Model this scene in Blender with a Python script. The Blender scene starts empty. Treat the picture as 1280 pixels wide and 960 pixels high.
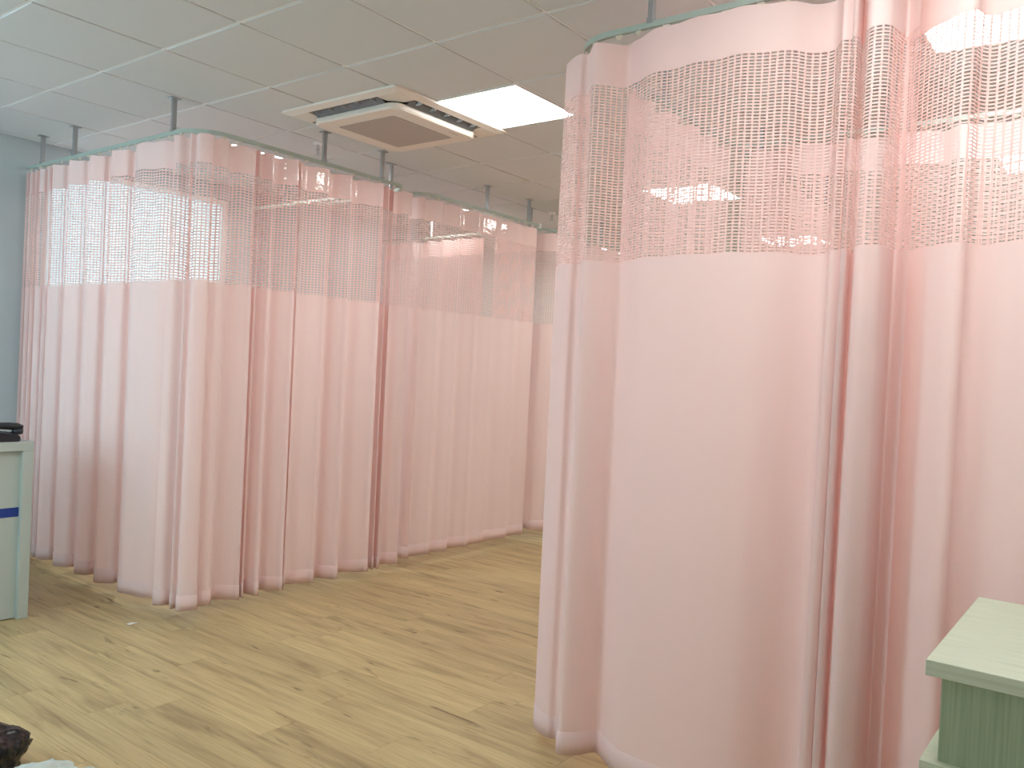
import bpy, bmesh, math, random
import numpy as np
from mathutils import Vector, Matrix

sc = bpy.context.scene
col = sc.collection
rnd = random.Random(7)
R = math.radians

# ------------------------------------------------------------------ camera
CEIL = 2.917          # ceiling height, the ceiling grid module is 0.6 m
cam_d = bpy.data.cameras.new('camera')
cam_d.sensor_width = 36.0
cam_d.lens = 1041.29 * 36 / 1280
cam_d.clip_start = 0.02
cam = bpy.data.objects.new('camera', cam_d)
col.objects.link(cam)
_y, _p, _r = R(37.158), R(-0.9395), R(2.7779)
_f = Vector((math.cos(_y) * math.cos(_p), math.sin(_y) * math.cos(_p), math.sin(_p)))
_rt = Vector((math.sin(_y), -math.cos(_y), 0))
_up = _rt.cross(_f)
rt = math.cos(_r) * _rt + math.sin(_r) * _up
up = -math.sin(_r) * _rt + math.cos(_r) * _up
M = Matrix((rt, up, -_f)).transposed().to_4x4()
M.translation = Vector((-2.1384, -3.1969, 1.47))
cam.matrix_world = M
sc.camera = cam

# ------------------------------------------------------------------ world, exposure
w = bpy.data.worlds.new('world')
sc.world = w
w.use_nodes = True
w.node_tree.nodes['Background'].inputs[0].default_value = (0.62, 0.86, 1.0, 1)
w.node_tree.nodes['Background'].inputs[1].default_value = 3.6
sc.view_settings.view_transform = 'Standard'
sc.view_settings.look = 'None'
sc.view_settings.gamma = 1.0
sc.view_settings.use_curve_mapping = False
sc.view_settings.exposure = 0.8
PANEL_POWER = 11.0      # radiance of the ceiling panel diffusers

# ------------------------------------------------------------------ materials
def mat(name, color=(.8, .8, .8), rough=.5, metal=0.0, spec=.5, **kw):
    m = bpy.data.materials.new(name)
    m.use_nodes = True
    b = m.node_tree.nodes['Principled BSDF']
    b.inputs['Base Color'].default_value = (*color, 1)
    b.inputs['Roughness'].default_value = rough
    b.inputs['Metallic'].default_value = metal
    b.inputs['Specular IOR Level'].default_value = spec
    for k, v in kw.items():
        b.inputs[k].default_value = v
    return m

def nodes(m):
    nt = m.node_tree
    return nt, nt.nodes, nt.links, nt.nodes['Principled BSDF']

def noise_bump(m, scale=200, strength=.1, dist=.002, stretch=(1, 1, 1)):
    nt, N, L, b = nodes(m)
    tc = N.new('ShaderNodeTexCoord'); mp = N.new('ShaderNodeMapping')
    mp.inputs['Scale'].default_value = stretch
    no = N.new('ShaderNodeTexNoise'); no.inputs['Scale'].default_value = scale
    bu = N.new('ShaderNodeBump'); bu.inputs['Strength'].default_value = strength
    bu.inputs['Distance'].default_value = dist
    L.new(tc.outputs['Object'], mp.inputs[0]); L.new(mp.outputs[0], no.inputs['Vector'])
    L.new(no.outputs[0], bu.inputs['Height']); L.new(bu.outputs[0], b.inputs['Normal'])

def cloth_mat(name, color, trans, tcol, weave=True):
    m = bpy.data.materials.new(name); m.use_nodes = True
    nt = m.node_tree; N = nt.nodes; L = nt.links
    N.remove(N['Principled BSDF'])
    out = N['Material Output']
    d = N.new('ShaderNodeBsdfDiffuse'); t = N.new('ShaderNodeBsdfTranslucent')
    d.inputs[0].default_value = (*color, 1); t.inputs[0].default_value = (*tcol, 1)
    mx = N.new('ShaderNodeMixShader'); mx.inputs[0].default_value = trans
    L.new(d.outputs[0], mx.inputs[1]); L.new(t.outputs[0], mx.inputs[2]); L.new(mx.outputs[0], out.inputs[0])
    if weave:
        tc = N.new('ShaderNodeTexCoord')
        no = N.new('ShaderNodeTexNoise'); no.inputs['Scale'].default_value = 260
        mp = N.new('ShaderNodeMapping'); mp.inputs['Scale'].default_value = (1, 1, .12)
        bu = N.new('ShaderNodeBump'); bu.inputs['Strength'].default_value = .12; bu.inputs['Distance'].default_value = .001
        L.new(tc.outputs['Object'], mp.inputs[0]); L.new(mp.outputs[0], no.inputs['Vector'])
        L.new(no.outputs[0], bu.inputs['Height']); L.new(bu.outputs[0], d.inputs['Normal'])
    return m

PINK = (.89, .81, .80)
m_drape = cloth_mat('pink_curtain_cloth', PINK, .35, (.97, .55, .495))
m_head = cloth_mat('pink_header_cloth', (.90, .785, .77), .30, (.96, .52, .46))
m_hem = cloth_mat('pink_hem_cloth', (.90, .765, .755), .27, (.97, .56, .50))
m_net = cloth_mat('pink_net_cord', (.91, .785, .77), .36, (.97, .55, .49), weave=False)

m_ceil = mat('ceiling_tile_white', (.68, .69, .69), .9, spec=.1)
noise_bump(m_ceil, 90, .15, .002)
m_bar = mat('ceiling_grid_white', (.92, .92, .91), .45)
m_plenum = mat('plenum_grey', (.12, .12, .12), .9)
m_wall = mat('wall_paint_pale_blue', (.50, .56, .58), .7, spec=.3)
noise_bump(m_wall, 60, .08, .002)
m_wallw = mat('wall_paint_white', (.80, .81, .80), .7, spec=.3)
noise_bump(m_wallw, 60, .08, .002)
m_beige = mat('wall_paint_beige', (.66, .59, .50), .7, spec=.3)
m_track = mat('track_enamel_pale_green', (.42, .50, .445), .35)
m_alu = mat('galvanised_steel', (.42, .44, .46), .38, metal=.7)
m_glide = mat('glider_plastic_cream', (.74, .70, .60), .4)
m_acw = mat('ac_plastic_ivory', (.80, .74, .66), .45)
m_grille = mat('ac_grille_taupe', (.36, .31, .27), .6)
m_dark = mat('ac_slot_dark', (.05, .055, .06), .6)
m_vane = mat('ac_vane_grey', (.42, .45, .47), .5)
m_lou = mat('ac_louver_slate', (.16, .18, .20), .45)
m_frame = mat('light_frame_white', (.86, .87, .86), .4)
m_white = mat('counter_laminate_white', (.46, .53, .50), .35)
m_blue = mat('counter_stripe_blue', (.008, .045, .27), .4)
m_black = mat('phone_plastic_black', (.012, .016, .024), .35)
m_keys = mat('phone_key_grey', (.05, .055, .065), .5)
m_chrome = mat('sprinkler_chrome', (.7, .7, .7), .25, metal=1)
m_bulb = mat('sprinkler_bulb', (.42, .36, .34), .2)
m_bagk = mat('bag_film_black', (.004, .006, .008), .24, spec=.25)
m_hook = mat('hook_plastic_white', (.85, .85, .84), .4)

# glowing panel
m_lamp = bpy.data.materials.new('light_panel_glow'); m_lamp.use_nodes = True
_b = m_lamp.node_tree.nodes['Principled BSDF']
_b.inputs['Base Color'].default_value = (.9, .9, .9, 1)
_b.inputs['Emission Color'].default_value = (.98, 1.0, .97, 1)
_b.inputs['Emission Strength'].default_value = PANEL_POWER

# clear film
def film(name, tint, alpha, rough):
    m = bpy.data.materials.new(name); m.use_nodes = True
    N = m.node_tree.nodes; L = m.node_tree.links
    N.remove(N['Principled BSDF'])
    t = N.new('ShaderNodeBsdfTransparent'); t.inputs[0].default_value = (*tint, 1)
    g = N.new('ShaderNodeBsdfGlossy'); g.inputs['Roughness'].default_value = rough
    if name == 'clear_vinyl_sleeve':
        tc = N.new('ShaderNodeTexCoord'); no = N.new('ShaderNodeTexNoise'); no.inputs['Scale'].default_value = 22
        bu = N.new('ShaderNodeBump'); bu.inputs['Strength'].default_value = .5; bu.inputs['Distance'].default_value = .006
        L.new(tc.outputs['Object'], no.inputs['Vector']); L.new(no.outputs[0], bu.inputs['Height']); L.new(bu.outputs[0], g.inputs['Normal'])
    mx = N.new('ShaderNodeMixShader')
    mx.inputs[0].default_value = .07; L.new(t.outputs[0], mx.inputs[1]); L.new(g.outputs[0], mx.inputs[2])
    if alpha > 0:
        d = N.new('ShaderNodeBsdfDiffuse'); d.inputs[0].default_value = (.75, .85, .84, 1)
        m2 = N.new('ShaderNodeMixShader'); m2.inputs[0].default_value = alpha
        L.new(mx.outputs[0], m2.inputs[1]); L.new(d.outputs[0], m2.inputs[2])
        L.new(m2.outputs[0], N['Material Output'].inputs[0])
    else:
        L.new(mx.outputs[0], N['Material Output'].inputs[0])
    return m
m_sleeve = film('clear_vinyl_sleeve', (1, 1, 1), 0, .06)
m_frost = cloth_mat('frosted_glass', (.75, .78, .78), .6, (.60, .61, .60), weave=False)
m_glass = film('window_glass', (.97, .99, .98), 0, .0)
m_bagc = film('bag_film_milky', (.96, .98, .98), .45, .12)

# grille: fine perforation relief
def perforate(m):
    nt, N, L, b = nodes(m)
    tc = N.new('ShaderNodeTexCoord')
    v = N.new('ShaderNodeTexVoronoi'); v.inputs['Scale'].default_value = 130; v.inputs['Randomness'].default_value = .15
    cr = N.new('ShaderNodeValToRGB')
    cr.color_ramp.elements[0].position = .25; cr.color_ramp.elements[0].color = (.30, .26, .235, 1)
    cr.color_ramp.elements[1].position = .5; cr.color_ramp.elements[1].color = (.56, .50, .455, 1)
    L.new(tc.outputs['Object'], v.inputs['Vector']); L.new(v.outputs['Distance'], cr.inputs[0])
    L.new(cr.outputs[0], b.inputs['Base Color'])
perforate(m_grille)

# wood floor: grain runs along world Y, every plank gets its own tone and offset
def floor_mat():
    m = mat('oak_vinyl_plank', (.5, .4, .25), .42, spec=.35)
    nt, N, L, b = nodes(m)
    tc = N.new('ShaderNodeTexCoord'); oi = N.new('ShaderNodeObjectInfo')
    mul = N.new('ShaderNodeMath'); mul.operation = 'MULTIPLY'; mul.inputs[1].default_value = 37.0
    L.new(oi.outputs['Random'], mul.inputs[0])
    cmb = N.new('ShaderNodeCombineXYZ'); L.new(mul.outputs[0], cmb.inputs[0]); L.new(mul.outputs[0], cmb.inputs[1]); L.new(mul.outputs[0], cmb.inputs[2])
    add = N.new('ShaderNodeVectorMath'); add.operation = 'ADD'
    L.new(tc.outputs['Object'], add.inputs[0]); L.new(cmb.outputs[0], add.inputs[1])
    def nz(scale, st, det=4, dist=0.0, rough=.55):
        mp = N.new('ShaderNodeMapping'); mp.inputs['Scale'].default_value = st
        n = N.new('ShaderNodeTexNoise'); n.inputs['Scale'].default_value = scale
        n.inputs['Detail'].default_value = det; n.inputs['Distortion'].default_value = dist; n.inputs['Roughness'].default_value = rough
        L.new(add.outputs[0], mp.inputs[0]); L.new(mp.outputs[0], n.inputs['Vector']); return n
    n1 = nz(14, (1, .10, 1), 5, .6)          # broad figure
    n2 = nz(110, (1, .035, 1), 3)            # fine grain
    n3 = nz(22, (1, .16, 1), 5, .8)          # knots and dark flecks
    cr = N.new('ShaderNodeValToRGB')
    cr.color_ramp.elements[0].position = .30; cr.color_ramp.elements[0].color = (.36, .258, .126, 1)
    cr.color_ramp.elements[1].position = .70; cr.color_ramp.elements[1].color = (.60, .465, .238, 1)
    e = cr.color_ramp.elements.new(.48); e.color = (.525, .395, .200, 1)
    L.new(n1.outputs[0], cr.inputs[0])
    c2 = N.new('ShaderNodeValToRGB')
    c2.color_ramp.elements[0].position = .3; c2.color_ramp.elements[0].color = (.78, .78, .78, 1)
    c2.color_ramp.elements[1].position = .6; c2.color_ramp.elements[1].color = (1, 1, 1, 1)
    L.new(n2.outputs[0], c2.inputs[0])
    mx = N.new('ShaderNodeMixRGB'); mx.blend_type = 'MULTIPLY'; mx.inputs[0].default_value = 1
    L.new(cr.outputs[0], mx.inputs[1]); L.new(c2.outputs[0], mx.inputs[2])
    c3 = N.new('ShaderNodeValToRGB')
    c3.color_ramp.elements[0].position = .63; c3.color_ramp.elements[0].color = (1, 1, 1, 1)
    c3.color_ramp.elements[1].position = .72; c3.color_ramp.elements[1].color = (.42, .38, .33, 1)
    L.new(n3.outputs[0], c3.inputs[0])
    mx2 = N.new('ShaderNodeMixRGB'); mx2.blend_type = 'MULTIPLY'; mx2.inputs[0].default_value = 1
    L.new(mx.outputs[0], mx2.inputs[1]); L.new(c3.outputs[0], mx2.inputs[2])
    mr = N.new('ShaderNodeMapRange'); mr.inputs['To Min'].default_value = .90; mr.inputs['To Max'].default_value = 1.05
    L.new(oi.outputs['Random'], mr.inputs[0])
    mx3 = N.new('ShaderNodeVectorMath'); mx3.operation = 'SCALE'
    L.new(mx2.outputs[0], mx3.inputs[0]); L.new(mr.outputs[0], mx3.inputs['Scale'])
    L.new(mx3.outputs[0], b.inputs['Base Color'])
    bu = N.new('ShaderNodeBump'); bu.inputs['Strength'].default_value = .12; bu.inputs['Distance'].default_value = .001
    L.new(n2.outputs[0], bu.inputs['Height']); L.new(bu.outputs[0], b.inputs['Normal'])
    return m
m_floor = floor_mat()

# pale green ash laminate
def ash(name, c0, c1, stretch):
    m = mat(name, c1, .5, spec=.3)
    nt, N, L, b = nodes(m)
    tc = N.new('ShaderNodeTexCoord'); mp = N.new('ShaderNodeMapping'); mp.inputs['Scale'].default_value = stretch
    n = N.new('ShaderNodeTexNoise'); n.inputs['Scale'].default_value = 160; n.inputs['Detail'].default_value = 4
    cr = N.new('ShaderNodeValToRGB')
    cr.color_ramp.elements[0].position = .35; cr.color_ramp.elements[0].color = (*c0, 1)
    cr.color_ramp.elements[1].position = .62; cr.color_ramp.elements[1].color = (*c1, 1)
    L.new(tc.outputs['Object'], mp.inputs[0]); L.new(mp.outputs[0], n.inputs['Vector'])
    L.new(n.outputs[0], cr.inputs[0]); L.new(cr.outputs[0], b.inputs['Base Color'])
    return m
m_ash_v_shade = ash('ash_laminate_upright_shaded', (.31, .385, .25), (.39, .465, .32), (1, 1, .03))  # same laminate as the top, shade of the upright faces painted in as darker green
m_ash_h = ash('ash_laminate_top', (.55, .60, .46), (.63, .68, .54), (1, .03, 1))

# ------------------------------------------------------------------ helpers
def empty(name, loc=(0, 0, 0), label=None, cat=None, group=None):
    o = bpy.data.objects.new(name, None); o.empty_display_size = .1
    o.location = loc; col.objects.link(o)
    return tag(o, label, cat, group)

def tag(o, label=None, cat=None, group=None, kind=None):
    if label: o['label'] = label
    if cat: o['category'] = cat
    if group: o['group'] = group
    if kind: o['kind'] = kind
    return o

def link(name, me, parent=None, loc=None):
    o = bpy.data.objects.new(name, me); col.objects.link(o)
    if parent is not None:
        o.parent = parent
    if loc is not None:
        o.location = loc
    return o

def bm_obj(name, bm, m, parent=None, loc=None, smooth=False):
    me = bpy.data.meshes.new(name)
    bmesh.ops.recalc_face_normals(bm, faces=bm.faces)
    bm.to_mesh(me); bm.free()
    me.materials.append(m)
    if smooth:
        me.polygons.foreach_set('use_smooth', [True] * len(me.polygons))
    return link(name, me, parent, loc)

def add_box(bm, x0, y0, z0, x1, y1, z1, bevel=0.0, seg=1):
    r = bmesh.ops.create_cube(bm, size=1)
    vs = r['verts']
    for v in vs:
        v.co = Vector(((x0 + x1) / 2 + v.co.x * (x1 - x0), (y0 + y1) / 2 + v.co.y * (y1 - y0), (z0 + z1) / 2 + v.co.z * (z1 - z0)))
    if bevel:
        es = list({e for v in vs for e in v.link_edges})
        bmesh.ops.bevel(bm, geom=es, offset=bevel, segments=seg, profile=.5, affect='EDGES')
    return bm

def box(name, b, m, parent=None, bevel=0.0, seg=1, loc=None):
    bm = bmesh.new(); add_box(bm, *b, bevel=bevel, seg=seg)
    return bm_obj(name, bm, m, parent, loc)

def add_tube(bm, pts, r, n=8, cap=True):
    pts = [Vector(p) for p in pts]; rings = []
    ref = Vector((0, 0, 1))
    for i, p in enumerate(pts):
        d = (pts[min(i + 1, len(pts) - 1)] - pts[max(i - 1, 0)]).normalized()
        a = d.cross(ref)
        if a.length < .05: a = d.cross(Vector((1, 0, 0)))
        a.normalize(); b = d.cross(a).normalized()
        rr = r[i] if isinstance(r, (list, tuple)) else r
        rings.append([bm.verts.new(p + rr * (math.cos(2 * math.pi * k / n) * a + math.sin(2 * math.pi * k / n) * b)) for k in range(n)])
    for i in range(len(rings) - 1):
        for k in range(n):
            bm.faces.new((rings[i][k], rings[i][(k + 1) % n], rings[i + 1][(k + 1) % n], rings[i + 1][k]))
    if cap:
        bm.faces.new(rings[0][::-1]); bm.faces.new(rings[-1])

def add_lathe(bm, prof, n=16, c=(0, 0, 0)):
    rings = []
    for r, z in prof:
        rings.append([bm.verts.new((c[0] + r * math.cos(2 * math.pi * k / n), c[1] + r * math.sin(2 * math.pi * k / n), c[2] + z)) for k in range(n)])
    for i in range(len(rings) - 1):
        for k in range(n):
            bm.faces.new((rings[i][k], rings[i][(k + 1) % n], rings[i + 1][(k + 1) % n], rings[i + 1][k]))
    bm.faces.new(rings[0][::-1]); bm.faces.new(rings[-1])

def rounded_rect(hx, hy, r, n=6):
    P = []
    for cx, cy, a0 in ((hx - r, hy - r, 0), (-hx + r, hy - r, 90), (-hx + r, -hy + r, 180), (hx - r, -hy + r, 270)):
        for k in range(n + 1):
            a = R(a0 + 90 * k / n); P.append((cx + r * math.cos(a), cy + r * math.sin(a)))
    return P

def add_prism(bm, loop, z0, z1, taper=1.0):
    a = [bm.verts.new((x * taper, y * taper, z0)) for x, y in loop]
    b = [bm.verts.new((x, y, z1)) for x, y in loop]
    n = len(loop)
    for i in range(n):
        bm.faces.new((a[i], a[(i + 1) % n], b[(i + 1) % n], b[i]))
    bm.faces.new(a[::-1]); bm.faces.new(b)

# ------------------------------------------------------------------ room shell
X0, X1, YR, YL = -3.0, 7.2, -3.6, 3.1
def struct(name, b, m):
    return tag(box(name, b, m), kind='structure')
floor = struct('floor', (X0, YR, -.12, X1, YL, -.004), m_floor)
ceiling = struct('ceiling', (X0, YR, CEIL + .03, X1, YL, CEIL + .12), m_plenum)
VX0, VX1, VZ0, VZ1 = .56, 2.06, .95, 2.80          # opening of the window inside the left corner cubicle
tag(struct('wall_left', (X0 - .1, YL, -.12, VX0, YL + .1, CEIL + .12), m_wall), 'pale blue painted wall beside the pink curtains')
tag(struct('wall_left', (VX1, YL, -.12, X1 + .1, YL + .1, CEIL + .12), m_wall))
tag(struct('wall_left', (VX0, YL, -.12, VX1, YL + .1, VZ0), m_wall))
tag(struct('wall_left', (VX0, YL, VZ1, VX1, YL + .1, CEIL + .12), m_wall))
bm = bmesh.new()
for x in (VX0, VX1 - .04): add_box(bm, x, YL + .03, VZ0, x + .04, YL + .07, VZ1)
for z in (VZ0, VZ1 - .04): add_box(bm, VX0 + .04, YL + .031, z, VX1 - .04, YL + .069, z + .04)
win = tag(bm_obj('window_2', bm, m_frame), kind='structure')
box('frosted_pane', (VX0 + .04, YL + .047, VZ0 + .04, VX1 - .04, YL + .053, VZ1 - .04), m_frost, win)
tag(struct('wall_right', (X0 - .1, YR - .1, -.12, X1 + .1, YR, CEIL + .12), m_wallw))
tag(struct('wall_far', (X1, YR, -.12, X1 + .1, YL, CEIL + .12), m_beige))
WY0, WY1, WZ0, WZ1 = .1, 2.95, .85, 2.6
tag(struct('wall_near', (X0 - .1, YR, -.12, X0, WY0, CEIL + .12), m_wallw))
tag(struct('wall_near', (X0 - .1, WY1, -.12, X0, YL, CEIL + .12), m_wallw))
tag(struct('wall_near', (X0 - .1, WY0, -.12, X0, WY1, WZ0), m_wallw))
tag(struct('wall_near', (X0 - .1, WY0, WZ1, X0, WY1, CEIL + .12), m_wallw))
bm = bmesh.new()                                   # daylight window behind the photographer
for y in (WY0, (WY0 + WY1) / 2 - .025, WY1 - .05):
    add_box(bm, X0 - .08, y, WZ0, X0 - .03, y + .05, WZ1)
for z in (WZ0, WZ1 - .05):
    add_box(bm, X0 - .079, WY0 + .05, z, X0 - .031, WY1 - .05, z + .05)
win = tag(bm_obj('window_1', bm, m_frame), kind='structure')
for k in range(2):
    box('pane', (X0 - .058, WY0 + .05 + 1.40 * k, WZ0 + .05, X0 - .053, WY0 + .05 + 1.40 * k + 1.35, WZ1 - .05), m_glass, win)

# floor planks
PW, PL = .18, 1.30
bm = bmesh.new(); add_box(bm, -PW / 2 + .0006, -PL / 2 + .0006, -.004, PW / 2 - .0006, PL / 2 - .0006, 0)
plank_me = bpy.data.meshes.new('plank'); bm.to_mesh(plank_me); bm.free(); plank_me.materials.append(m_floor)
rest = bmesh.new()
row = 0; nx = int((X1 - X0) / PW)
for i in range(nx + 1):
    xc = X0 + (i + .5) * PW
    if xc + PW / 2 > X1: break
    y = YR - rnd.random() * PL
    while y < YL:
        a, b = max(y, YR), min(y + PL, YL)
        whole = (b - a) > PL - .001
        seen = -1.35 < xc < 5.2 and b > -1.75 - .35 * (xc < .4) - 1.1 * (xc < -.2)
        if seen and b - a > .05:
            if whole:
                link('plank', plank_me, floor, ((xc), (a + b) / 2, 0))
            else:
                box('plank', (-PW / 2 + .0006, -(b - a) / 2 + .0006, -.004, PW / 2 - .0006, (b - a) / 2 - .0006, 0), m_floor, floor, loc=(xc, (a + b) / 2, 0))
        elif b - a > .01:
            add_box(rest, xc - PW / 2 + .0006, a + .0006, -.004, xc + PW / 2 - .0006, b - .0006, 0)
        y += PL
o = bm_obj('plank_field', rest, m_floor, floor); o['kind'] = 'stuff'

# ceiling: tiles and T bars
LIGHTS = {(2, -1), (6, -1), (2, -5), (6, -5), (2, 3), (6, 3), (-2, -1), (-1, -5), (10, -1), (10, 3), (10, -5)}
def tile_mesh(w, d):
    bm = bmesh.new()
    add_box(bm, -w / 2, -d / 2, 0, w / 2, d / 2, .016, bevel=.0025)
    me = bpy.data.meshes.new('ceiling_tile'); bm.to_mesh(me); bm.free(); me.materials.append(m_ceil); return me
TG = .016
tile_me = tile_mesh(.6 - TG, .6 - TG)
for i in range(-5, 12):
    for j in range(-6, 5):
        if (i, j) in LIGHTS: continue
        link('ceiling_tile', tile_me, ceiling, ((i + .5) * .6, (j + .5) * .6, CEIL + (rnd.random() - .5) * .0015))
edge_me = tile_mesh(.6 - TG, .1 - .008)
for i in range(-5, 12):
    link('ceiling_tile', edge_me, ceiling, ((i + .5) * .6, 3.05, CEIL))
BZ = CEIL + .006
for i in range(-4, 12):
    box('grid_bar', (i * .6 - .010, YR, BZ, i * .6 + .010, YL, CEIL + .028), m_bar, ceiling)
for j in range(-5, 6):
    box('grid_bar', (X0, j * .6 - .010, BZ + .0006, X1, j * .6 + .010, CEIL + .0275), m_bar, ceiling)

# light panels
LBL = {(2, -1): 'bright square ceiling light panel beside the air conditioner',
       (6, -1): 'square ceiling light panel showing through the net of the nearest pink curtain',
       (2, -5): 'large bright ceiling light panel above the nearest cubicle, at the top right corner',
       (6, -5): 'small bright ceiling light panel behind the net at the right edge of the picture',
       (2, 3): 'ceiling light panel inside the left corner cubicle, hidden above its curtains',
       (6, 3): 'ceiling light panel inside the third left cubicle, hidden behind the curtains',
       (-2, -1): 'ceiling light panel above the open floor in front of the counter',
       (-1, -5): 'ceiling light panel above the pale green cabinet, out of the picture',
       (10, -1): 'ceiling light panel over the far end of the aisle',
       (10, 3): 'ceiling light panel in the far left corner of the room',
       (10, -5): 'ceiling light panel in the far right corner of the room'}
for (i, j) in sorted(LIGHTS):
    t = empty('ceiling_light', ((i + .5) * .6, (j + .5) * .6, CEIL), LBL[(i, j)], 'ceiling light', 'square ceiling light panels')
    bm = bmesh.new(); h = .2945
    for b in ((-h, -h, -.002, h, -h + .014, .014), (-h, h - .014, -.002, h, h, .014), (-h, -h + .014, -.002, -h + .014, h - .014, .014), (h - .014, -h + .014, -.002, h, h - .014, .014)):
        add_box(bm, *b)
    bm_obj('frame', bm, m_frame, t)
    box('diffuser', (-h + .014, -h + .014, .001, h - .014, h - .014, .012), m_lamp, t)

# ------------------------------------------------------------------ air conditioner
ac = empty('air_conditioner', (1.37, .42, CEIL), 'ivory square ceiling cassette air conditioner with a taupe grille', 'air conditioner')
H = .475
bm = bmesh.new()
add_prism(bm, rounded_rect(H, H, .03), -.010, -.001, .995)          # thin backing against the ceiling
bm_obj('backing_plate', bm, m_acw, ac)
bm = bmesh.new()                                                      # sloping outer frame around four air slots
S0, S1, SL = .425, .350, .285
HO = H - .002
def pt(x, y, z): return bm.verts.new((x, y, z))
for k in range(4):                                                    # one trapezoid per side, thin at the rim, deeper at the slot
    rot = Matrix.Rotation(k * math.pi / 2, 4, 'Z')
    vs = [Vector(v) for v in ((-HO, -HO, -.012), (HO, -HO, -.012), (S0, -S0, -.024), (-S0, -S0, -.024), (-HO, -HO, -.0095), (HO, -HO, -.0095), (S0, -S0, -.0105), (-S0, -S0, -.0105))]
    q = [bm.verts.new(rot @ v) for v in vs]
    for f in ((0, 1, 2, 3), (3, 2, 6, 7), (0, 1, 5, 4)):
        bm.faces.new([q[i] for i in f])
    ring = [(SL, -S0), (S0, -S0), (S0, -SL), (SL + .03, -S1 + .02), (S1 - .02, -SL - .03)]
    cs = [(SL, -S0), (S0, -S0), (S0, -SL), (S1, -SL), (SL, -S1)]
    t_ = [bm.verts.new(rot @ Vector((x, y, -.024))) for x, y in cs]; u_ = [bm.verts.new(rot @ Vector((x, y, -.0105))) for x, y in cs]
    bm.faces.new(t_)
    for i in range(5): bm.faces.new((t_[i], t_[(i + 1) % 5], u_[(i + 1) % 5], u_[i]))
bmesh.ops.remove_doubles(bm, verts=bm.verts, dist=.0005)
bm_obj('outer_frame', bm, m_acw, ac)
bm = bmesh.new()
lp = rounded_rect(.350, .350, .07, 8); nl = len(lp)
rows_ = [[bm.verts.new((x * f, y * f, z)) for x, y in lp] for f, z in ((.97, -.030), (1.0, -.034), (1.0, -.056), (.975, -.066))]
for i in range(3):
    for k in range(nl): bm.faces.new((rows_[i][k], rows_[i][(k + 1) % nl], rows_[i + 1][(k + 1) % nl], rows_[i + 1][k]))
bm.faces.new(rows_[0][::-1]); bm.faces.new(rows_[3])
pl = bm_obj('intake_panel', bm, m_acw, ac)
bm = bmesh.new(); add_prism(bm, rounded_rect(.325, .325, .06, 8), -.031, -.0107)
bm_obj('intake_neck', bm, m_dark, ac)
bm = bmesh.new(); add_prism(bm, rounded_rect(.245, .228, .012, 3), -.0685, -.0655)
bm_obj('grille', bm, m_grille, pl)
bm = bmesh.new()
for k in range(3):
    add_box(bm, .14 - .0 + k * .03, -.30, -.0672, .162 + k * .03, -.294, -.0658)
bm_obj('indicator', bm, m_grille, pl)
for k in range(4):
    rot = Matrix.Rotation(k * math.pi / 2, 4, 'Z')
    bm = bmesh.new(); add_box(bm, -SL, -S0, -.0125, SL, -S1 + .02, -.0106); bm.transform(rot)
    bm_obj('air_slot', bm, m_dark, ac)
    bm = bmesh.new()
    vs = [(-SL + .006, -S0 + .006, -.0135), (SL - .006, -S0 + .006, -.0135), (SL - .02, -S1 - .006, -.047), (-SL + .02, -S1 - .006, -.047)]
    top = [bm.verts.new(v) for v in vs]; bot = [bm.verts.new((v[0], v[1] + .001, v[2] - .004)) for v in vs]
    # louver blade: swung open along the inner edge of the slot
    vs2 = [(-SL + .008, -S0 + .03, -.0135), (SL - .008, -S0 + .03, -.0135), (SL - .008, -S1 - .006, -.036), (-SL + .008, -S1 - .006, -.036)]
    for a, v in zip(top, vs2): a.co = v
    for a, v in zip(bot, vs2): a.co = (v[0], v[1] - .002, v[2] - .002)
    bm.faces.new(top); bm.faces.new(bot[::-1])
    for q in range(4): bm.faces.new((top[q], top[(q + 1) % 4], bot[(q + 1) % 4], bot[q]))
    bm.transform(rot)
    bm_obj('louver', bm, m_lou, ac)
    for q in range(5):
        xq = -SL + .06 + q * (2 * SL - .12) / 4
        bm = bmesh.new(); add_box(bm, xq - .003, -S0 + .004, -.030, xq + .003, -S1 - .03, -.0126); bm.transform(rot)
        bm_obj('vane', bm, m_vane, ac)

# ------------------------------------------------------------------ sprinklers
for (x, y, lab) in ((1.47, 1.25, 'small chrome sprinkler head hanging behind the air conditioner'),
                    (4.09, 1.16, 'small sprinkler head hanging from the ceiling beyond the second cubicle')):
    t = empty('sprinkler', (x, y, CEIL), lab, 'sprinkler', 'ceiling sprinklers')
    bm = bmesh.new(); add_lathe(bm, [(.032, -.001), (.030, -.008), (.014, -.012)], 16); bm_obj('escutcheon', bm, m_frame, t, smooth=False)
    bm = bmesh.new(); add_lathe(bm, [(.009, -.010), (.009, -.034), (.012, -.036), (.012, -.044)], 12)
    for s in (1, -1):
        add_tube(bm, [(s * .010, 0, -.042), (s * .014, 0, -.056), (s * .003, 0, -.074)], .0025, 6)
    bm_obj('body', bm, m_chrome, t)
    bm = bmesh.new(); add_lathe(bm, [(.002, -.043), (.003, -.056), (.002, -.070)], 8); bm_obj('bulb', bm, m_bulb, t)
    bm = bmesh.new(); add_lathe(bm, [(.004, -.072), (.022, -.076), (.022, -.079), (.004, -.080)], 16); bm_obj('deflector', bm, m_chrome, t)

# ------------------------------------------------------------------ curtain tracks
RZ = 2.72
def arc(cx, cy, r, a0, a1, n=8):
    return [(cx + r * math.cos(R(a0 + (a1 - a0) * k / n)), cy + r * math.sin(R(a0 + (a1 - a0) * k / n))) for k in range(n + 1)]

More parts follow.
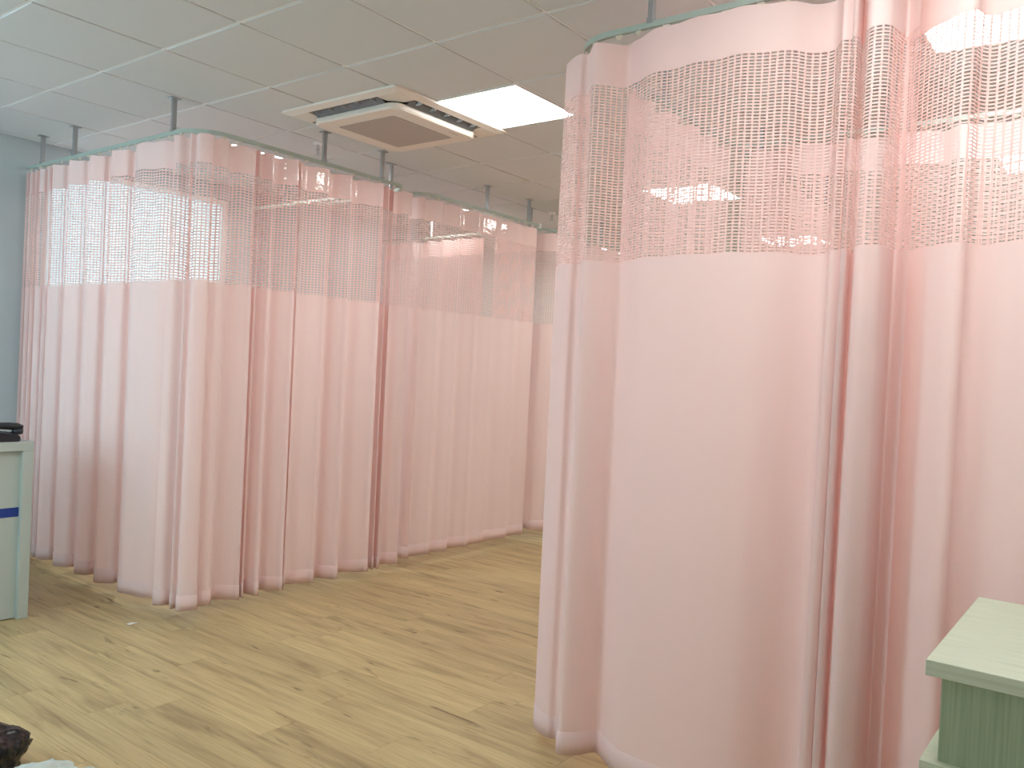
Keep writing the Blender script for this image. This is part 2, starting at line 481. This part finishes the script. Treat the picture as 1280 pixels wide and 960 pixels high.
bm = bmesh.new()
for s in (1, -1):
    add_tube(bm, [(s * .007, -.004, -.014), (s * .007, .004, -.014)], .006, 8)
add_tube(bm, [(0, 0, -.008), (0, 0, -.018)], .0035, 6)
add_tube(bm, [(0, 0, -.016), (.005, 0, -.019), (.006, 0, -.024), (0, 0, -.0275), (-.006, 0, -.025), (-.007, 0, -.020)], .0022, 6)
glide_me = bpy.data.meshes.new('glider'); bm.to_mesh(glide_me); bm.free(); glide_me.materials.append(m_glide)

def resample(P, step):
    P = np.array(P, float); d = np.r_[0, np.cumsum(np.hypot(*np.diff(P, axis=0).T))]
    n = max(2, int(round(d[-1] / step)) + 1); s = np.linspace(0, d[-1], n)
    return np.c_[np.interp(s, d, P[:, 0]), np.interp(s, d, P[:, 1])], s

def track(path, hangers, label, gl=(0.05, 0.115), caps=(False, False)):
    t = empty('curtain_track', (path[0][0], path[0][1], RZ), label, 'curtain track', 'overhead curtain tracks')
    o0 = Vector((path[0][0], path[0][1], 0))
    P = [Vector((x, y, 0)) for x, y in path]
    prof = [(-.010, .010), (.010, .010), (.010, -.011), (.004, -.011), (.004, -.008), (-.004, -.008), (-.004, -.011), (-.010, -.011)]
    bm = bmesh.new(); rings = []
    for i, p in enumerate(P):
        d = (P[min(i + 1, len(P) - 1)] - P[max(i - 1, 0)]).normalized(); nrm = Vector((-d.y, d.x, 0))
        rings.append([bm.verts.new(p - o0 + nrm * a + Vector((0, 0, b))) for a, b in prof])
    n = len(prof)
    for i in range(len(rings) - 1):
        for k in range(n):
            bm.faces.new((rings[i][k], rings[i][(k + 1) % n], rings[i + 1][(k + 1) % n], rings[i + 1][k]))
    bm.faces.new(rings[0][::-1]); bm.faces.new(rings[-1])
    bm_obj('rail', bm, m_track, t)
    for x, y in hangers:
        bm = bmesh.new()
        add_box(bm, -.0125, -.009, .010, .0125, .009, CEIL - RZ - .003)
        q = Vector((x, y, 0)) - o0
        hg = bm_obj('hanger_rod', bm, m_alu, t, q)
        bm = bmesh.new(); add_box(bm, -.03, -.022, CEIL - RZ - .0065, .03, .022, CEIL - RZ - .0025); bm_obj('ceiling_plate', bm, m_alu, hg)
        bm = bmesh.new(); add_box(bm, -.015, -.013, .004, .015, .013, .024, bevel=.002); bm_obj('clamp', bm, m_alu, hg)
    for k in (0, 1):
        if caps[k]:
            p = P[-k] - o0
            bm = bmesh.new(); add_box(bm, p.x - .014, p.y - .014, -.019, p.x + .014, p.y + .014, .017, bevel=.003)
            bm_obj('end_cap', bm, m_frame, t)
    S, s = resample(path, .01)
    q = gl[0]
    while q < s[-1] - .02:
        k = int(q / .01); k = min(k, len(S) - 2)
        d = S[k + 1] - S[k]
        g = link('glider', glide_me, t, (S[k][0] - o0.x, S[k][1] - o0.y, 0))
        g.rotation_euler.z = math.atan2(d[1], d[0]) + rnd.uniform(-.4, .4)
        q += gl[1] * rnd.uniform(.75, 1.25)
    return t

p1 = [(.44, 3.09)] + [(.44, y) for y in (2.4, 1.8)] + arc(.64, 1.2, .2, 180, 270) + [(1.3, 1.0)] + arc(1.95, 1.15, .15, 270, 360) + [(2.10, 2.0), (2.10, 3.09)]
track(p1, [(.44, 2.88), (.44, 2.42), (.44, 1.25), (1.32, 1.0), (1.82, 1.0), (2.10, 1.2), (2.10, 2.4)],
      'pale green curtain track hung on rods around the left corner cubicle')
p2 = arc(2.37, 1.15, .15, 180, 270) + [(3.0, 1.0), (3.68, 1.0)]
track([(2.22, 2.0)] + p2, [(2.96, 1.0), (3.52, 1.0), (2.22, 1.9)], 'straight curtain track of the second left cubicle with a white end cap', caps=(False, True))
p3 = [(3.82, 3.09), (3.82, 2.0)] + arc(3.97, 1.15, .15, 180, 270) + [(4.6, 1.0), (5.6, 1.0)]
track(p3, [(3.82, 1.2), (4.7, 1.0), (5.5, 1.0), (3.82, 2.4)], 'far curtain track turning around the third left cubicle')
p4 = [(2.12, -3.57), (2.12, -2.4)] + arc(1.97, -1.54, .15, 0, 90) + [(1.3, -1.39)] + arc(.68, -1.57, .18, 90, 180) + [(.5, -2.2), (.5, -3.57)]
track(p4, [(.5, -1.74), (.5, -2.75), (2.12, -2.15), (2.12, -2.25), (1.3, -1.39), (2.12, -3.2)], 'pale green curtain track curving around the nearest cubicle at the upper right')
p5 = [(2.24, -1.39), (3.0, -1.39), (3.9, -1.39)]
track(p5, [(2.5, -1.39), (3.7, -1.39)], 'curtain track of the second right cubicle behind the nearest curtain')

# ------------------------------------------------------------------ curtains
PLAN = {
'A': [(0.42,3.121),(0.429,3.12),(0.442,3.125),(0.458,3.145),(0.42,3.044),(0.429,3.04),(0.442,3.04),(0.458,3.057),(0.42,2.957),(0.429,2.952),(0.442,2.953),(0.458,2.969),(0.415,2.859),(0.426,2.842),(0.442,2.829),(0.462,2.84),(0.42,2.727),(0.429,2.726),(0.442,2.732),(0.458,2.751),(0.41,2.634),(0.424,2.595),(0.443,2.559),(0.467,2.556),(0.405,2.397),(0.421,2.346),(0.443,2.296),(0.472,2.286),(0.4,2.109),(0.418,2.066),(0.444,2.027),(0.476,2.026),(0.395,1.839),(0.415,1.79),(0.445,1.743),(0.481,1.739),(0.39,1.54),(0.413,1.435),(0.445,1.327),(0.485,1.28)],
'B': [(0.385,1.105),(0.41,1.075),(0.45,1.078),(0.47,1.079),(0.405,0.956),(0.44,0.975),(0.39,0.863),(0.42,0.866),(0.46,1.03),(0.475,0.96),(0.53,0.93),(0.585,0.95),(0.679,1.035),(0.724,1.003),(0.769,0.979),(0.786,0.965),(0.832,1.025),(0.831,1.002),(0.832,0.985),(0.831,0.975),(0.884,1.035),(0.896,1.003),(0.909,0.979),(0.913,0.965),(0.993,1.045),(1.031,1.005),(1.071,0.973),(1.085,0.955),(1.139,1.02),(1.136,1.002),(1.136,0.988),(1.134,0.98),(1.199,1.03),(1.26,1.003),(1.321,0.982),(1.344,0.97),(1.428,1.045),(1.462,1.005),(1.498,0.973),(1.51,0.955),(1.622,1.045),(1.69,1.005),(1.759,0.973),(1.785,0.955),(1.864,1.03),(1.864,1.003),(1.867,0.982),(1.866,0.97),(1.929,1.03),(1.92,1.003),(1.916,0.982),(1.911,0.97),(2.0,1.04),(2.033,1.004),(2.069,0.976),(2.08,0.96)],
'C': [(2.25,1.16),(2.204,1.02),(2.211,1.002),(2.219,0.988),(2.221,0.98),(2.287,1.02),(2.345,1.002),(2.402,0.988),(2.424,0.98),(2.495,1.022),(2.551,1.002),(2.606,0.987),(2.628,0.978),(2.705,1.022),(2.768,1.002),(2.83,0.987),(2.854,0.978),(2.92,1.012),(2.986,1.001),(3.05,0.993),(3.076,0.988),(3.141,1.012),(3.239,1.001),(3.333,0.993),(3.373,0.988),(3.443,1.018),(3.519,1.002),(3.594,0.989),(3.624,0.982)],
'D': [(3.86,1.62),(3.8,1.55),(3.86,1.47),(3.79,1.4),(3.85,1.31),(3.8,1.22),(3.85,1.14),(3.83,1.05),(3.93,0.97),(4.03,1.02),(4.13,0.965),(4.24,1.03),(4.36,0.97),(4.5,1.03),(4.64,0.97),(4.8,1.03),(4.97,0.97),(5.12,1.03),(5.27,0.97),(5.4,1.02)],
'E': [(0.86,-1.26),(0.8,-1.31),(0.74,-1.27),(0.68,-1.3),(0.6,-1.315),(0.55,-1.374),(0.53,-1.432),(0.54,-1.451),(0.48,-1.504),(0.455,-1.534),(0.485,-1.581),(0.545,-1.628),(0.52,-1.676),(0.465,-1.765),(0.455,-1.888),(0.452,-2.036),(0.46,-2.17),(0.49,-2.243),(0.54,-2.311),(0.555,-2.364),(0.52,-2.392),(0.475,-2.415),(0.49,-2.43),(0.5,-2.437),(0.475,-2.451),(0.52,-2.453),(0.585,-2.442),(0.53,-2.466),(0.44,-2.496),(0.425,-2.516),(0.445,-2.553),(0.48,-2.562),(0.52,-2.571),(0.555,-2.58),(0.53,-2.602),(0.48,-2.626)],
'F': [(0.6,-2.526),(0.6,-2.572),(0.565,-2.616),(0.51,-2.68),(0.46,-2.747),(0.46,-2.775),(0.5,-2.789),(0.515,-2.813),(0.5,-2.873),(0.47,-2.96),(0.49,-3.048),(0.55,-3.114),(0.51,-3.182),(0.45,-3.229),(0.48,-3.268),(0.54,-3.301)],

}
PLAN['A'] = [(x, 2.85 + (y - 2.85) * .8 if y > 2.85 else y) for x, y in PLAN['A']]
B = PLAN['B']
PLAN['B'] = [(.40, 1.16), (.42, 1.13), (.455, 1.12), (.475, 1.10), (.425, 1.04), (.455, 1.03), (.435, .985), (.47, .955), (.51, .945), (.54, .985), (.575, .965), (.62, .975)] + B[12:]

def wavy(a, b, n, amp, seed):
    """a free-hanging run from a to b with n irregular folds"""
    g = random.Random(seed); a = Vector(a); b = Vector(b); d = b - a; L = d.length; d.normalize(); nr = Vector((-d.y, d.x))
    pts = []; s = 0
    for k in range(2 * n + 1):
        t = k / (2 * n); off = amp * (1 if k % 2 else -1) * g.uniform(.6, 1.25)
        p = a + d * (L * t + (g.uniform(-.25, .25) * L / (2 * n) if 0 < k < 2 * n else 0)) + nr * off
        pts.append((p.x, p.y))
    return pts

def catmull(P, sub=10):
    P = np.array(P, float); out = []
    P = np.vstack([2 * P[0] - P[1], P, 2 * P[-1] - P[-2]])
    for i in range(1, len(P) - 2):
        p0, p1, p2, p3 = P[i - 1:i + 3]
        t0 = 0; t1 = np.linalg.norm(p1 - p0) ** .5 + 1e-6; t2 = t1 + np.linalg.norm(p2 - p1) ** .5 + 1e-6; t3 = t2 + np.linalg.norm(p3 - p2) ** .5 + 1e-6
        for k in range(sub):
            t = t1 + (t2 - t1) * k / sub
            A1 = (t1 - t) / (t1 - t0) * p0 + (t - t0) / (t1 - t0) * p1
            A2 = (t2 - t) / (t2 - t1) * p1 + (t - t1) / (t2 - t1) * p2
            A3 = (t3 - t) / (t3 - t2) * p2 + (t - t2) / (t3 - t2) * p3
            B1 = (t2 - t) / (t2 - t0) * A1 + (t - t0) / (t2 - t0) * A2
            B2 = (t3 - t) / (t3 - t1) * A2 + (t - t1) / (t3 - t1) * A3
            out.append((t2 - t) / (t2 - t1) * B1 + (t - t1) / (t2 - t1) * B2)
    out.append(P[-2]); return np.array(out)

def mesh_from(name, co, quads, m, parent, smooth=True):
    me = bpy.data.meshes.new(name)
    me.vertices.add(len(co)); me.vertices.foreach_set('co', np.asarray(co, np.float32).ravel())
    nq = len(quads); me.loops.add(nq * 4); me.loops.foreach_set('vertex_index', np.asarray(quads, np.int32).ravel())
    me.polygons.add(nq); me.polygons.foreach_set('loop_start', np.arange(0, nq * 4, 4, dtype=np.int32))
    me.polygons.foreach_set('loop_total', np.full(nq, 4, np.int32))
    if smooth: me.polygons.foreach_set('use_smooth', np.ones(nq, bool))
    me.update(calc_edges=True); me.validate()
    me.materials.append(m)
    return link(name, me, parent)

def grid_quads(nr, nc, base=0):
    r, c = np.meshgrid(np.arange(nr - 1), np.arange(nc - 1), indexing='ij')
    a = r * nc + c + base
    return np.stack([a, a + 1, a + nc + 1, a + nc], -1).reshape(-1, 4)

Z_TOP, Z_HEAD, Z_NET = 2.6855, 2.530, 1.885
def curtain(plan, label, z_hem=.058, seed=1, step=.011, gain=1.0, net=(.0104, .0046, .0225, .0064)):
    raw = catmull(plan)
    P, s = resample(raw, step)
    n = len(P); L = s[-1]
    # slow base line of the run (the rail under which the folds swing)
    win = max(3, int(.34 / step)) | 1
    ext = np.vstack([np.repeat(P[:1], win // 2, 0), P, np.repeat(P[-1:], win // 2, 0)])
    ker = np.hanning(win + 2)[1:-1]; ker /= ker.sum()
    base = np.c_[np.convolve(ext[:, 0], ker, 'valid'), np.convolve(ext[:, 1], ker, 'valid')]
    off = (P - base) * gain
    T = np.gradient(P, axis=0); T /= np.linalg.norm(T, axis=1)[:, None] + 1e-9
    Nn = np.c_[-T[:, 1], T[:, 0]]
    g = np.random.RandomState(seed)
    ph = g.rand(8) * 6.28; fr = g.uniform(3, 22, 8)
    dist = np.linalg.norm(off, axis=1)
    sag = -.10 * dist + .003 * np.sin(s * 40 + ph[0])
    c0 = P.mean(0)
    root = empty('privacy_curtain', (float(c0[0]), float(c0[1]), 0), label, 'curtain', 'pink cubicle curtains')
    def at(z, k=slice(None), nudge=0.0):
        """plan position of the cloth at height z (array over columns)"""
        h = (Z_TOP - z) / Z_TOP
        amp = .88 + .12 * min(1, h * 4) + .22 * h
        wr = sum(np.sin(fr[q] * s + ph[q] + (1.2 - h) * (q - 3.5) * .55) for q in range(8)) * (.0011 + .0012 * h)
        fine = np.sin(s * 61 + ph[1] + 2.1 * h) * .0008 * h
        q = base + off * amp + Nn * (wr + fine + nudge)[:, None] if np.ndim(nudge) == 0 else base + off * amp + Nn * (wr + nudge)[:, None]
        q = q + T * (.004 * np.sin(s * 9 + h * 3 + ph[2]) * h)[:, None]
        return q[k] - c0
    def sheet(zs, name, m, nudge=0.0):
        rows = []
        for z in zs:
            q = at(z, nudge=nudge)
            zz = z + sag * np.clip((z - Z_NET * .5) / (Z_TOP - Z_NET * .5), 0, 1) + sag * .4 * max(0, min(1, (.4 - z) / .2))
            rows.append(np.c_[q, np.full(n, 0) + zz])
        return mesh_from(name, np.vstack(rows), grid_quads(len(rows), n), m, root)
    sheet(np.linspace(Z_TOP, Z_HEAD, 5), 'header', m_head)
    sheet(np.r_[Z_NET, Z_NET - .02, np.linspace(1.75, .30, 12), .22, z_hem + .079], 'drape', m_drape)
    rows = []
    for z, nd in ((z_hem + .085, .0), (z_hem + .083, .0024), (z_hem + .04, .0030), (z_hem, .0026), (z_hem, -.0026), (z_hem + .04, -.0030), (z_hem + .083, -.0024), (z_hem + .085, .0)):
        rows.append(np.c_[at(z, nudge=nd), z + (sag * .4)])
    mesh_from('hem', np.vstack(rows), grid_quads(len(rows), n), m_hem, root)
    # net: vertical cords and woven cross threads, one real mesh
    zs = np.arange(Z_HEAD + .002, Z_NET - .001, -net[0])
    co = []; qd = []; nb = 0
    W = net[1]
    for z in zs:
        q = at(z); zz = z + sag * np.clip((z - Z_NET * .5) / (Z_TOP - Z_NET * .5), 0, 1)
        co.append(np.c_[q, zz + W / 2]); co.append(np.c_[q, zz - W / 2])
        qd.append(grid_quads(2, n, nb)); nb += 2 * n
    vz = np.linspace(Z_HEAD + .003, Z_NET - .003, 7)
    lay = [np.c_[at(z, nudge=.0006), z + sag * np.clip((z - Z_NET * .5) / (Z_TOP - Z_NET * .5), 0, 1)] for z in vz]
    pos = np.arange(.004, L - .006, net[2])
    for p_ in pos:
        for e in (p_, p_ + net[3]):
            for l in lay:
                co.append(np.array([[np.interp(e, s, l[:, a]) for a in range(3)]]))
        k = np.arange(6)
        qd.append(np.stack([nb + k, nb + 7 + k, nb + 8 + k, nb + 1 + k], -1)); nb += 14
    np_ = mesh_from('net_panel', np.vstack(co), np.vstack(qd), m_net, root, smooth=True)
    np_['kind'] = 'stuff'
    return root, (s, at, sag, c0, n)

def sleeve(c, s0, s1, seed, z0=2.545, z1=2.655):
    """clear glossy film pocket lying on the header"""
    root, (s, at, sag, c0, n) = c
    idx = np.where((s >= s0) & (s <= s1))[0]
    rows = []
    for z in np.linspace(z1, z0, 4):
        q = at(z, nudge=SIDE * .004)[idx]
        rows.append(np.c_[q, z + sag[idx] * .9])
    head = [o for o in root.children if o.name.startswith('header')][0]
    mesh_from('clear_sleeve', np.vstack(rows), grid_quads(4, len(idx)), m_sleeve, head)

WIDE = (.0160, .0072, .0210, .0068)
cA = curtain(PLAN['A'], 'leftmost pink curtain, from the pale blue wall to the corner of the left cubicle', seed=3, gain=1.12, net=WIDE)
cB = curtain(PLAN['B'], 'pink curtain across the front of the left corner cubicle, below the air conditioner', seed=5, gain=1.25, net=WIDE)
cC = curtain(PLAN['C'], 'flat hanging pink curtain on the front of the second left cubicle', z_hem=.075, seed=8, net=WIDE)
curtain(PLAN['D'], 'narrow glimpse of pink curtain on the third left cubicle, just left of the nearest curtain', z_hem=.075, seed=11, net=WIDE)
cE = curtain(PLAN['E'], 'largest and nearest pink curtain with broad flat folds and a free edge at right', seed=14, step=.009)
curtain(PLAN['F'], 'pink curtain at the right edge behind the pale green cabinet', seed=17, step=.009)
curtain(wavy((3.82, 1.75), (3.82, 3.05), 7, .04, 4), 'pink divider curtain behind the second left cubicle, seen only through its net', seed=23)
curtain(wavy((.95, -1.39), (2.0, -1.39), 5, .04, 6), 'pink curtain on the aisle side of the nearest cubicle, seen through the net', seed=26)
curtain(wavy((2.12, -1.5), (2.12, -3.5), 8, .04, 9), 'pink divider curtain at the back of the nearest cubicle, seen through the net', seed=29)
curtain(wavy((2.26, -1.39), (3.88, -1.39), 7, .04, 12), 'pink curtain of the second right cubicle, hidden behind the nearest curtain', seed=32)
SIDE = -1
sleeve(cB, .95, 2.05, 1)
sleeve(cC, .6, 1.3, 2)

# ------------------------------------------------------------------ white counter with blue stripe
ct = empty('reception_counter', (-.85, 1.87, 0), 'white counter with a blue stripe at the left edge of the picture', 'counter')
x0, x1, y0, y1, zt = -.75, .75, -.30, .30, .96
box('worktop', (x0, y0, zt - .05, x1, y1, zt), m_white, ct, bevel=.002)
box('end_panel', (x1 - .055, y0, 0, x1, y1, zt - .05), m_white, ct, bevel=.002)
box('end_panel', (x0, y0, 0, x0 + .055, y1, zt - .05), m_white, ct, bevel=.002)
fp = box('front_panel', (x0 + .055, y0 + .028, .006, x1 - .055, y0 + .046, zt - .05), m_white, ct)
box('stripe', (x0 + .055, y0 + .0262, .555, x1 - .0555, y0 + .028, .605), m_blue, fp)
box('back_shelf', (x0 + .055, y0 + .046, .45, x1 - .055, y1 - .02, .468), m_white, ct)

# telephone on the counter
ph = empty('telephone', (-.235, 1.66, .96), 'black desk telephone lying on the white counter', 'telephone')
bm = bmesh.new()
loop = [(-.11, 0), (.070, 0), (.073, .026), (.055, .040), (-.11, .062)]
a = [bm.verts.new((x, -.075, z)) for x, z in loop]; b = [bm.verts.new((x, .075, z)) for x, z in loop]
for k in range(5): bm.faces.new((a[k], a[(k + 1) % 5], b[(k + 1) % 5], b[k]))
bm.faces.new(a[::-1]); bm.faces.new(b)
bmesh.ops.bevel(bm, geom=list(bm.edges), offset=.004, segments=2, affect='EDGES')
bs = bm_obj('base', bm, m_black, ph)
bm = bmesh.new()
for r_ in range(4):
    for c_ in range(3):
        xx = -.03 + r_ * .022; zz = .062 - (xx + .11) * .133 + .001
        add_box(bm, xx - .007, -.01 + c_ * .02, zz - .006, xx + .007, .004 + c_ * .02, zz + .003, bevel=.001)
bm_obj('keypad', bm, m_keys, bs)
bm = bmesh.new()
add_tube(bm, [(-.115, -.045, .070), (-.08, -.045, .080), (-.03, -.045, .085), (.02, -.045, .083), (.06, -.045, .078), (.086, -.045, .070)], [.012, .016, .018, .020, .022, .018], 10)
add_lathe(bm, [(.022, .0), (.027, .008), (.027, .026), (.018, .034)], 14, (.066, -.045, .038))
add_lathe(bm, [(.022, .0), (.026, .008), (.024, .022)], 14, (-.095, -.045, .054))
bm_obj('handset', bm, m_black, ph, smooth=True)
bm = bmesh.new()
pts = []
for k in range(90):
    a_ = k * .9; t_ = k / 89
    pts.append((.088 + .012 * math.cos(a_) - .02 * t_, -.03 + .11 * t_, .045 + .011 * math.sin(a_) - .034 * t_ * t_ + .004))
add_tube(bm, pts, .0022, 5); bm_obj('coiled_cord', bm, m_black, ph, smooth=True)

# ------------------------------------------------------------------ pale green wooden cabinet
cb = empty('cabinet', (-.09, -3.17, 0), 'pale green wood grain cabinet at the lower right corner', 'cabinet')
cx0, cx1, cy0, cy1 = -.31, .32, -.28, .277
box('top_board', (cx0, cy0, .932, cx1, cy1, .962), m_ash_h, cb, bevel=.0012)
box('body', (cx0 + .018, cy0 + .015, .770, cx1 - .012, cy1 - .026, .932), m_ash_v_shade, cb, bevel=.001)
box('shelf_board', (cx0, cy0 + .005, .752, cx1, cy1 + .002, .770), m_ash_h, cb, bevel=.001)
low = box('lower_body', (cx0 + .003, cy0 + .006, .05, cx1 - .004, cy1 - .001, .752), m_ash_v_shade, cb, bevel=.001)
box('plinth', (cx0 + .03, cy0 + .03, 0, cx1 - .03, cy1 - .03, .05), m_ash_v_shade, cb)
for k in (0, 1):
    ya = cy0 + .010 + k * (cy1 - cy0 - .012) / 2
    d = box('door', (cx0 - .013, ya, .07, cx0 + .0025, ya + (cy1 - cy0 - .018) / 2, .748), m_ash_v_shade, cb, bevel=.001)
    yh = ya + ((cy1 - cy0) / 2 - .05 if k == 0 else .03)
    bm = bmesh.new(); add_tube(bm, [(cx0 - .013, yh, .60), (cx0 - .034, yh, .60), (cx0 - .034, yh, .50), (cx0 - .013, yh, .50)], .004, 8)
    bm_obj('handle', bm, m_chrome, d)

# ------------------------------------------------------------------ bags on the floor, dropped hook
from mathutils import noise
def bag(name, c, rx, ry, h, m, label, seed, crumple):
    bm = bmesh.new(); bmesh.ops.create_icosphere(bm, subdivisions=6, radius=1)
    sd = Vector((seed * 3.7, seed * 1.3, seed * 2.1))
    for v in bm.verts:
        d = v.co.normalized()
        q = d + .35 * noise.noise_vector(d * 2.2 + sd)
        big = noise.noise(d * 1.5 + sd)
        cr = sum(abs(noise.noise(q * f + sd * f)) / a for f, a in ((3.1, 1.0), (6.3, 1.8), (12.0, 3.6), (22.0, 8.0)))
        r = 1 + .22 * big - crumple * (cr - .35)
        z = (d.z * r + .62) / 1.62
        v.co = Vector((d.x * rx * r, d.y * ry * r, max(0.0, z * h)))
    t = empty(name, (c[0], c[1], .001), label, 'bag')
    bm_obj('film', bm, m, t, smooth=True)
    bm = bmesh.new()                                    # gathered mouth of the bag, folded over on the far side
    n = 22; rings = []
    for k in range(7):
        u = k / 6
        rings.append([bm.verts.new((-rx * .25 - .05 * u + (.018 + .035 * u) * math.cos(6.283 * i / n) * (1 + .35 * math.sin(5 * 6.283 * i / n + u * 2)),
                                    ry * .1 + .04 * u + (.018 + .035 * u) * math.sin(6.283 * i / n) * (1 + .35 * math.sin(4 * 6.283 * i / n)),
                                    h * .80 + .05 * u - .05 * u * u)) for i in range(n)])
    for k in range(6):
        for i in range(n): bm.faces.new((rings[k][i], rings[k][(i + 1) % n], rings[k + 1][(i + 1) % n], rings[k + 1][i]))
    bm_obj('mouth', bm, m, t, smooth=True)
bag('plastic_bag', (-1.06, -.09), .25, .22, .215, m_bagk, 'crumpled black plastic bag on the floor at the lower left corner', 4, .075)
bag('plastic_bag', (-1.05, -.545), .33, .18, .17, m_bagc, 'milky translucent plastic bag in front of the black one', 9, .20)
bm = bmesh.new()
pts = [(.018 * math.cos(R(a_)), .013 * math.sin(R(a_)), .004 + .003 * (a_ / 300)) for a_ in range(0, 301, 20)]
add_tube(bm, pts, .003, 6); add_tube(bm, [(.018, 0, .004), (.033, -.004, .004)], .003, 6)
o = bm_obj('curtain_hook', bm, m_hook, None, (.22, 1.09, 0), smooth=True)
tag(o, 'tiny white plastic hook dropped on the wooden floor', 'hook')
